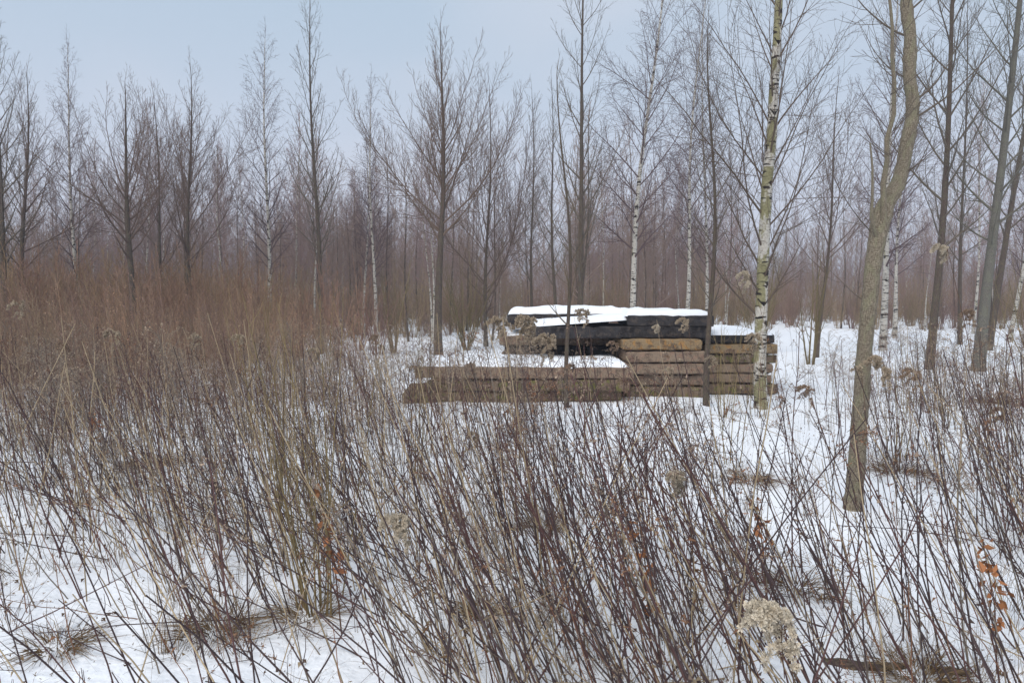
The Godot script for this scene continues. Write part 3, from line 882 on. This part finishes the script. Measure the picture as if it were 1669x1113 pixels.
func build_weeds() -> void:
	# kinds of dry stem: [stem builder, head builder or null]
	var dark := Color(0.082, 0.058, 0.056)
	var wine := Color(0.115, 0.066, 0.06)
	var rust := Color(0.24, 0.125, 0.075)
	var straw := Color(0.40, 0.31, 0.20)
	var grey := Color(0.21, 0.175, 0.145)
	var husk := Color(0.36, 0.27, 0.20)
	var rusty := Color(0.30, 0.17, 0.105)
	var kinds := []
	for q in [[1.15, 0.0042, dark, 0.7, husk], [1.0, 0.004, dark, 0.0, husk], [1.3, 0.0045, wine, 0.9, husk], [0.9, 0.0036, wine, 0.4, rusty], [1.1, 0.0042, wine, 0.0, rusty], [1.2, 0.0042, dark, 0.8, rusty], [0.8, 0.0034, grey, 0.0, husk], [1.0, 0.0034, straw, 0.0, straw], [1.05, 0.004, grey, 0.6, husk], [0.7, 0.003, rust, 0.0, rusty], [1.25, 0.004, grey, 1.7, Color(0.46, 0.36, 0.265)], [1.1, 0.0038, wine, 1.5, Color(0.38, 0.27, 0.19)], [1.2, 0.0042, dark, 0.0, husk], [1.3, 0.004, straw, 0.0, straw]]:
		kinds.append(weed(q[0], q[1], q[2], q[3], q[4], rng.randi_range(1, 4) if q[3] == 0.0 else rng.randi_range(3, 7), rng.randi_range(0, 3) if q[3] == 0.0 else rng.randi_range(2, 6)))
	var plain := []; var whole := []
	for q in kinds:
		var am := to_mesh(q[0], M.plant)
		plain.append([am, to_mesh(q[1], M.plant) if q[1] else null])
		var both := to_mesh(q[0], M.plant)
		if q[1]:
			both.add_surface_from_arrays(Mesh.PRIMITIVE_TRIANGLES, q[1].arrays())
			both.surface_set_material(1, M.plant)
		whole.append(both)
	var spots := []
	var tries := 0
	while tries < 60000:
		tries += 1
		var d := 1.7 + 15.0 * pow(rng.randf(), 0.75)
		var b := rr(-0.84, 0.84)
		var x := b * d; var z := -d
		if z < -10.9 and z > -14.6 and x > -1.7 and x < 4.6: continue
		if rng.randf() > thickness(x, z) * (1.0 if d < 9 else 0.75): continue
		if rng.randf() > (0.32 if d < 6.0 else 0.21): continue
		spots.append([d, x, z])
	spots.sort_custom(func(a, b): return a[0] < b[0])
	print("weed spots ", spots.size())
	var tr := []; var tint := []
	for k in whole.size(): tr.append([]); tint.append([])
	var singles := 0
	for q in spots:
		var d: float = q[0]
		var near := clampf((7.0 - d) / 5.0, 0, 1)
		var ang := deg_to_rad(maxf(0.0, 8.0 + 20.0 * near + rng.randfn() * 9.0))
		var toward := PI + rng.randfn() * 0.5
		if rng.randf() < 0.16: toward = rr(0, TAU)
		if rng.randf() < (0.16 if q[1] < -0.5 else 0.05): ang = deg_to_rad(rr(45, 78))
		var k := rng.randi() % whole.size()
		if d < 5.5 and rng.randf() < 0.72: k = [1, 4, 12, 12, 4, 7, 6, 13, 12, 1, 9][rng.randi() % 11]
		elif k >= 10 and d < 4.5: k = rng.randi() % 10
		if q[1] < -1.0 and rng.randf() < 0.3: k = [7, 8, 9, 6, 13][rng.randi() % 5]
		var s := rr(0.7, 1.25) if d < 5.0 else rr(0.65, 1.1)
		var t := leaning(on_snow(q[1], q[2], 0.01), toward, ang, rr(0, TAU), Vector3(1, s, 1))
		var tip: Vector3 = t * Vector3(0, 1.0, 0)
		var seen: bool = d > 2.4 and absf(q[1] / d) < 0.69
		if seen and singles < 300:
			singles += 1
			var o := base("dry_goldenrod", t.origin)
			o.transform = t
			put("stem", plain[k][0], o)
			if plain[k][1]: put("seed_head", plain[k][1], o)
			var bb: float = q[1] / d
			var region := "left corner" if bb < -0.4 else ("left by the whips" if bb < -0.12 else ("middle" if bb < 0.16 else ("right of the middle" if bb < 0.4 else "right corner")))
			region += ", front rows" if d < 3.3 else ", back rows"
			var look: String = ["dark", "dark bare", "wine-red", "short wine-red", "wine-red bare", "dark rusty-headed", "grey bare", "straw-coloured", "grey", "short rusty", "big-headed grey", "big-headed wine-red", "long bare", "long straw"][k]
			tag(o, "%s dry stem in the nearest weeds, lower %s" % [look, region], "weed", "%s dry stems at the lower %s" % [look, region])
		else:
			tr[k].append(t); tint[k].append(Color.WHITE * rr(0.8, 1.2))
	var rest := base("dry_weeds", Vector3.ZERO)
	tag(rest, "dense dry weed stems spread over the snowy clearing", "weeds", "", "stuff")
	for k in whole.size(): scatter(rest, "weed_stems", whole[k], tr[k], tint[k])

	build_tall_weeds()
	build_grass()
	build_plumes()

func build_tall_weeds() -> void:
	# tall rusty thicket on the left, in front of the wood
	var meshes := []
	for q in [[2.0, Color(0.29, 0.192, 0.130)], [1.8, Color(0.29, 0.208, 0.138)], [2.2, Color(0.26, 0.196, 0.128)], [1.7, Color(0.34, 0.208, 0.138)], [1.9, Color(0.24, 0.155, 0.125)]]:
		var mb := shrub_mesh(3, q[0], 0.13, 0.0045, q[1], 11.0, 0.0019)
		for k in 160:
			var at := mb.v[rng.randi_range(int(mb.v.size() * 0.2), mb.v.size() - 1)]
			if at.y < 0.7: continue
			var g := rr(0.006, 0.014)
			var c: Color = q[1] * rr(0.9, 1.7); c.a = 1
			tri(mb, at + rv() * g, at + rv() * g, at + rv() * g, c)
		meshes.append(to_mesh(mb, M.plant))
	var tr := []; var tint := []
	for k in meshes.size(): tr.append([]); tint.append([])
	var spots := []
	for k in 1700:
		var d := 7.0 + 11.0 * sqrt(rng.randf())
		var b := rr(-0.82, -0.08)
		if rng.randf() < smoothstep(-0.62, -0.1, b + patch.get_noise_2d(b * d, d) * 0.12): continue
		if d < 9.0 and rng.randf() < 0.8: continue
		spots.append([d, b * d, -d])
	spots.sort_custom(func(a, b): return a[0] < b[0])
	var n := 0
	for q in spots:
		var k := rng.randi() % meshes.size()
		var t := leaning(on_snow(q[1], q[2], 0.02), PI + rng.randfn() * 0.8, deg_to_rad(absf(rng.randfn()) * 6.0), rr(0, TAU), Vector3.ONE * rr(0.55, 1.25) * (0.9 + 0.35 * patch.get_noise_2d(q[1], q[2])))
		if absf(q[1] / q[0]) < 0.69 and n < 120:
			n += 1
			var o := base("tall_weed", t.origin)
			o.transform = t
			put("stems", meshes[k], o)
			var bb: float = q[1] / q[0]
			var spot := "at the left edge" if bb < -0.6 else ("below the feathery birch" if bb < -0.54 else ("below the candelabra tree" if bb < -0.46 else ("right of the candelabra tree" if bb < -0.36 else ("left of the spire tree" if bb < -0.27 else "right of the spire tree"))))
			var tone: String = ["rusty", "ochre-brown", "tall olive-brown", "bright rusty", "wine-brown"][k]
			tag(o, "%s twiggy weed in front of the left thicket, %s" % [tone, spot], "weed", "%s weeds of the thicket %s" % [tone, spot])
		else:
			tr[k].append(t); tint[k].append(Color.WHITE * rr(0.8, 1.15))
	var th := base("weed_thicket", Vector3.ZERO)
	tag(th, "rusty brown thicket of tall fine weeds on the left", "thicket", "", "stuff")
	for k in meshes.size(): scatter(th, "thicket_stems", meshes[k], tr[k], tint[k])

	# willow whips and thin shrubs
	for q in [[3.75, -7.2, 6, 1.5, "thin twiggy shrub right of the forked trunk"], [5.2, -8.8, 6, 1.7, "thin twiggy shrub below the dark pole tree"], [2.8, -9.7, 7, 1.5, "thin shrub before the brown middle pile"], [3.2, -9.6, 5, 1.3, "thin shrub just left of the mossy birch's foot"], [6.1, -9.4, 7, 1.9, "thin shrub near the greenish tree at the right"], [2.1, -7.0, 4, 1.7, "sparse thin shrub left of the forked trunk"], [-0.98, -3.75, 16, 1.7, "clump of upright olive willow whips in the left foreground"], [-1.75, -5.6, 9, 1.9, "smaller clump of willow whips behind the foreground whips"], [-0.85, -6.4, 8, 1.7, "clump of thin whips left of the middle"]]:
		var sh := base("willow_whips", on_snow(q[0], q[1], 0.0))
		put("branches", to_mesh(shrub_mesh(q[2], q[3], 0.2, 0.006, Color(0.23, 0.175, 0.09), 5.0, 0.0015), M.plant), sh)
		tag(sh, q[4], "shrub")

func build_grass() -> void:
	var tan := [Color(0.30, 0.22, 0.13), Color(0.22, 0.155, 0.09), Color(0.16, 0.11, 0.065), Color(0.26, 0.17, 0.10)]
	var brown := [Color(0.13, 0.08, 0.045), Color(0.17, 0.11, 0.06), Color(0.10, 0.065, 0.04), Color(0.22, 0.15, 0.085)]
	# tussocks that stick out of the snow, one by one
	for q in [[-3.35, -6.9, 0.42, "flat brown tussock in the snow at the left, amid thin stems"], [3.55, -6.75, 0.40, "brown tussock right behind the forked tree's foot"], [2.05, -6.3, 0.30, "low brown tussock left of the forked tree's foot"], [-1.45, -3.55, 0.30, "tan tussock in the snow at the lower left"], [1.55, -4.0, 0.34, "matted tussock among the stems left of the forked tree"], [-1.05, -3.75, 0.30, "dark tussock at the foot of the willow whips"], [-2.1, -3.35, 0.25, "small tussock at the lower left corner"], [7.1, -10.8, 0.55, "mossy tussock near the right edge, halfway to the wood"], [1.7, -3.0, 0.26, "dark matted tussock at the lower right"], [-0.15, -3.7, 0.22, "small tussock at the lower middle"], [0.2, -5.2, 0.28, "tussock amid the dense middle stems"]]:
		var o := base("grass_tussock", on_snow(q[0], q[1], 0.0))
		put("blades", to_mesh(grass_mesh(240, q[2] * 1.1, 1.25, brown if q[2] > 0.32 else tan + brown, 0.0026, 0.26, q[2] * 0.45), M.plant), o)
		tag(o, q[3], "grass tussock")
	var meadow := base("dry_grass", Vector3.ZERO)
	tag(meadow, "thin dry grass blades poking out of the snow", "grass", "", "stuff")
	for v in 5:
		var mesh := to_mesh(grass_mesh(16, [0.45, 0.6, 0.3, 0.5, 0.35][v], [0.7, 0.4, 1.2, 0.9, 1.3][v], tan + brown, 0.0014, [0.10, 0.06, 0.25, 0.14, 0.3][v], 0.08), M.plant)
		var where := []; var cols := []
		for k in 700:
			var d := 2.0 + 15.0 * pow(rng.randf(), 0.8)
			var b := rr(-0.85, 0.85)
			var x := b * d
			if d > 10.9 and d < 14.6 and x > -1.7 and x < 4.6: continue
			if rng.randf() > 0.25 + thickness(x, -d): continue
			where.append(Transform3D(Basis(Vector3.UP, rr(0, TAU)) * Basis.from_scale(Vector3.ONE * rr(0.6, 1.3)), on_snow(x, -d, 0.0)))
			cols.append(Color.WHITE * rr(0.7, 1.2))
		scatter(meadow, "grass_blades", mesh, where, cols)
	# crumbs of leaf and seed on the snow
	var crumbs := base("leaf_litter", Vector3.ZERO)
	tag(crumbs, "crumbs of dead leaf scattered on the snow", "litter", "", "stuff")
	var mb := MB.new()
	for k in 24:
		var c := Vector3(rr(-0.4, 0.4), 0.006, rr(-0.4, 0.4))
		var g := rr(0.004, 0.014)
		tri(mb, c + rv() * g, c + rv() * g, c + rv() * g, brown[k % 4])
		tri(mb, c + rv() * g, c + rv() * g, c + rv() * g, brown[k % 4])
	var lm := to_mesh(mb, M.plant)
	var lw := []; var lc := []
	for k in 420:
		var d := 2.0 + 10.0 * rng.randf()
		var x := rr(-0.8, 0.8) * d
		lw.append(Transform3D(Basis(Vector3.UP, rr(0, TAU)), on_snow(x, -d, -0.004)))
		lc.append(Color.WHITE * rr(0.7, 1.2))
	scatter(crumbs, "crumbs", lm, lw, lc)
	for q in [[2.05, -3.05, "sprig of curled rusty leaves at the lower right"], [-0.82, -3.5, "sprig of curled rusty leaves by the willow whips"], [-3.4, -6.2, "sprig of rusty leaves at the left"], [0.62, -3.2, "sprig of rusty leaves amid the lower middle stems"], [1.3, -3.7, "sprig of rusty leaves left of the pale fluffy head"], [0.28, -8.9, "rusty-leaved sprig before the low stack of slabs"]]:
		var sp := MB.new()
		var tall := rr(0.5, 0.75)
		tube(sp, PackedVector3Array([Vector3(0, -0.04, 0), Vector3(-0.03, tall * 0.5, 0.01), Vector3(-0.1, tall, 0.02)]), PackedFloat32Array([0.004, 0.003, 0.002]), 4, Color(0.12, 0.07, 0.05))
		for k in 44:
			var t := rr(0.35, 1.0)
			var c := Vector3(-0.1 * t * t, tall * t, 0.02) + rv() * 0.035
			var dd := Vector3(rr(-1, 1), rr(-1.4, 0.2), rr(-1, 1)).normalized()
			var sd := dd.cross(rv()).normalized() * rr(0.008, 0.016)
			var l := rr(0.025, 0.06)
			var cc := Color(0.34, 0.15, 0.07) * rr(0.6, 1.25); cc.a = 1
			var mid := c + dd * l * 0.5
			tri(sp, c, mid + sd + rv() * 0.006, c + dd * l, cc)
			tri(sp, c, c + dd * l, mid - sd + rv() * 0.006, cc)
		var lo := base("leafy_sprig", on_snow(q[0], q[1], 0.0))
		put("leaves", to_mesh(sp, M.plant), lo)
		tag(lo, q[2], "weed")
	# dead branch half under the snow at the lower right
	var bb := MB.new()
	var bp := PackedVector3Array(); var br := PackedFloat32Array()
	for k in 9:
		bp.append(Vector3(-0.28 + k * 0.075, 0.02 + sin(k * 0.9) * 0.012 - absf(k - 4) * 0.006, sin(k * 0.7) * 0.03 + k * 0.012)); br.append(0.032 - k * 0.0027 + 0.006 * sin(k * 2.1))
	tube(bb, bp, br, 9, Color.WHITE)
	var o := base("dead_branch", on_snow(1.62, -3.12, 0.03))
	put("wood", to_mesh(bb, M.dark_bark), o)
	var tw := MB.new()
	for k in 7: limb(tw, bp[1 + k], Vector3(rr(-0.6, 1), rr(0.1, 0.6), rr(-0.6, 0.6)).normalized(), rr(0.1, 0.28), 0.004, 2, {up = [0, 0, 0, 0], wob = [0, 0.1, 0.12, 0.1], dens = [0, 5, 6], ratio = [0, 0.4, 0.4], col = Color(0.06, 0.045, 0.038), tw = 0.0016}, 3)
	put("twigs", to_mesh(tw, M.plant), o)
	tag(o, "dark dead branch half buried in snow at the lower right", "branch")

func build_plumes() -> void:
	var pale := Color(0.60, 0.52, 0.41)
	var tan := Color(0.48, 0.39, 0.29)
	var brown := Color(0.34, 0.245, 0.175)
	# bearing and distance of the head, its height, size, colour
	for q in [
		[0.372, 2.05, 0.70, 0.125, Color(0.70, 0.62, 0.50), 24, 26, 0.0115, "large pale fluffy goldenrod head at the bottom right, nearest of all"],
		[-0.145, 2.6, 0.80, 0.09, pale, 18, 24, 0.0095, "drooping fluffy goldenrod head left of the lower middle"],
		[0.235, 2.9, 0.88, 0.08, pale, 16, 22, 0.0095, "fluffy goldenrod head amid the dense stems left of the forked tree"],
		[-0.047, 4.4, 0.76, 0.07, tan, 9, 18, 0.008, "small fluffy goldenrod head below the low stack of slabs"],
		[0.581, 4.6, 1.88, 0.09, pale, 16, 32, 0.008, "high pale goldenrod head in front of the dark pole tree"],
		[0.318, 6.2, 1.76, 0.11, pale, 16, 28, 0.011, "pale goldenrod head beside the mossy birch trunk"],
		[0.500, 5.3, 1.12, 0.15, tan, 20, 30, 0.011, "wide brown goldenrod head right of the forked trunk"],
		[0.471, 5.0, 1.10, 0.06, tan, 8, 16, 0.01, "small goldenrod head in front of the forked trunk"],
		[0.402, 5.8, 0.86, 0.12, brown, 12, 18, 0.011, "brown goldenrod head left of the forked trunk"],
		[0.545, 5.8, 0.98, 0.15, brown, 13, 18, 0.011, "ragged brown goldenrod head between forked tree and right edge"],
		[0.03, 8.0, 1.30, 0.24, tan, 26, 34, 0.015, "big tan goldenrod head before the left end of the tall stack"],
		[-0.012, 8.4, 1.30, 0.19, tan, 20, 28, 0.015, "tan goldenrod head left of the tall stack"],
		[0.055, 7.8, 1.12, 0.22, tan, 22, 30, 0.015, "low tan goldenrod head before the tall stack"],
		[0.10, 9.0, 1.38, 0.16, tan, 16, 24, 0.014, "goldenrod head before the topmost left slab"],
		[0.198, 9.2, 1.20, 0.085, pale, 12, 24, 0.013, "small pale tuft before the black slabs"],
		[0.237, 9.0, 1.28, 0.15, tan, 15, 24, 0.014, "goldenrod head before the right end of the black slabs"],
		[0.14, 9.3, 0.98, 0.12, brown, 11, 18, 0.014, "brown goldenrod head before the brown middle pile"],
		[0.33, 9.4, 1.06, 0.18, tan, 20, 26, 0.014, "brown goldenrod head at the mossy birch's lower trunk"],
		[0.275, 9.8, 0.75, 0.15, tan, 12, 18, 0.014, "goldenrod head before the foot of the middle pile"],
		[-0.655, 6.8, 1.50, 0.13, tan, 12, 18, 0.012, "goldenrod head at the far left edge"],
		[-0.36, 8.2, 1.12, 0.15, tan, 12, 18, 0.014, "tan goldenrod head in front of the rusty thicket"],
		[-0.42, 8.8, 1.10, 0.14, tan, 12, 18, 0.014, "tan goldenrod head farther left before the rusty thicket"],
		[-0.18, 9.4, 1.05, 0.14, brown, 12, 18, 0.014, "brown goldenrod head between the thicket and the low stack"],
		[0.62, 6.9, 1.42, 0.14, brown, 13, 18, 0.012, "brown goldenrod head before the greenish tree at the right"],
		[0.665, 5.6, 0.72, 0.10, brown, 11, 18, 0.011, "brown goldenrod head at the right edge"],
		[-0.125, 9.9, 0.62, 0.13, tan, 14, 20, 0.014, "tan goldenrod head at the outer left corner of the low stack"],
		[-0.05, 9.7, 0.66, 0.15, brown, 14, 20, 0.014, "brown goldenrod head before the middle of the low stack's left half"],
		[0.0, 9.9, 0.50, 0.15, tan, 14, 20, 0.014, "low tan goldenrod head before the middle of the low stack"],
		[0.085, 10.0, 0.62, 0.16, brown, 15, 20, 0.014, "brown goldenrod head before the right half of the low stack"],
		[0.155, 9.8, 0.46, 0.15, brown, 14, 20, 0.014, "low brown goldenrod head where the low stack meets the middle pile"],
		[0.215, 10.0, 0.58, 0.12, tan, 12, 18, 0.014, "tan goldenrod head before the second slab of the middle pile"],
		[0.30, 9.9, 0.84, 0.15, brown, 14, 20, 0.014, "brown goldenrod head between the grey sapling and the mossy birch"],
		[-0.26, 7.6, 1.02, 0.13, tan, 14, 22, 0.012, "tan goldenrod head below the spire tree"],
		[-0.53, 7.4, 1.20, 0.15, tan, 15, 24, 0.012, "tan goldenrod head below the candelabra tree"],
		[-0.60, 8.0, 1.04, 0.14, brown, 14, 22, 0.012, "brown goldenrod head below the feathery birch"],
		[-0.09, 10.0, 0.42, 0.2, brown, 14, 18, 0.015, "brown goldenrod head before the left end of the low stack"]]:
		var d: float = q[1]
		var tip := Vector3(q[0] * d, q[2], -d)
		var foot := on_snow(tip.x + rr(0.05, 0.28) * q[2], tip.z + rr(-0.1, 0.15), 0.0)
		plume(foot, tip, q[3], q[4], q[5], q[6], q[7], q[8])
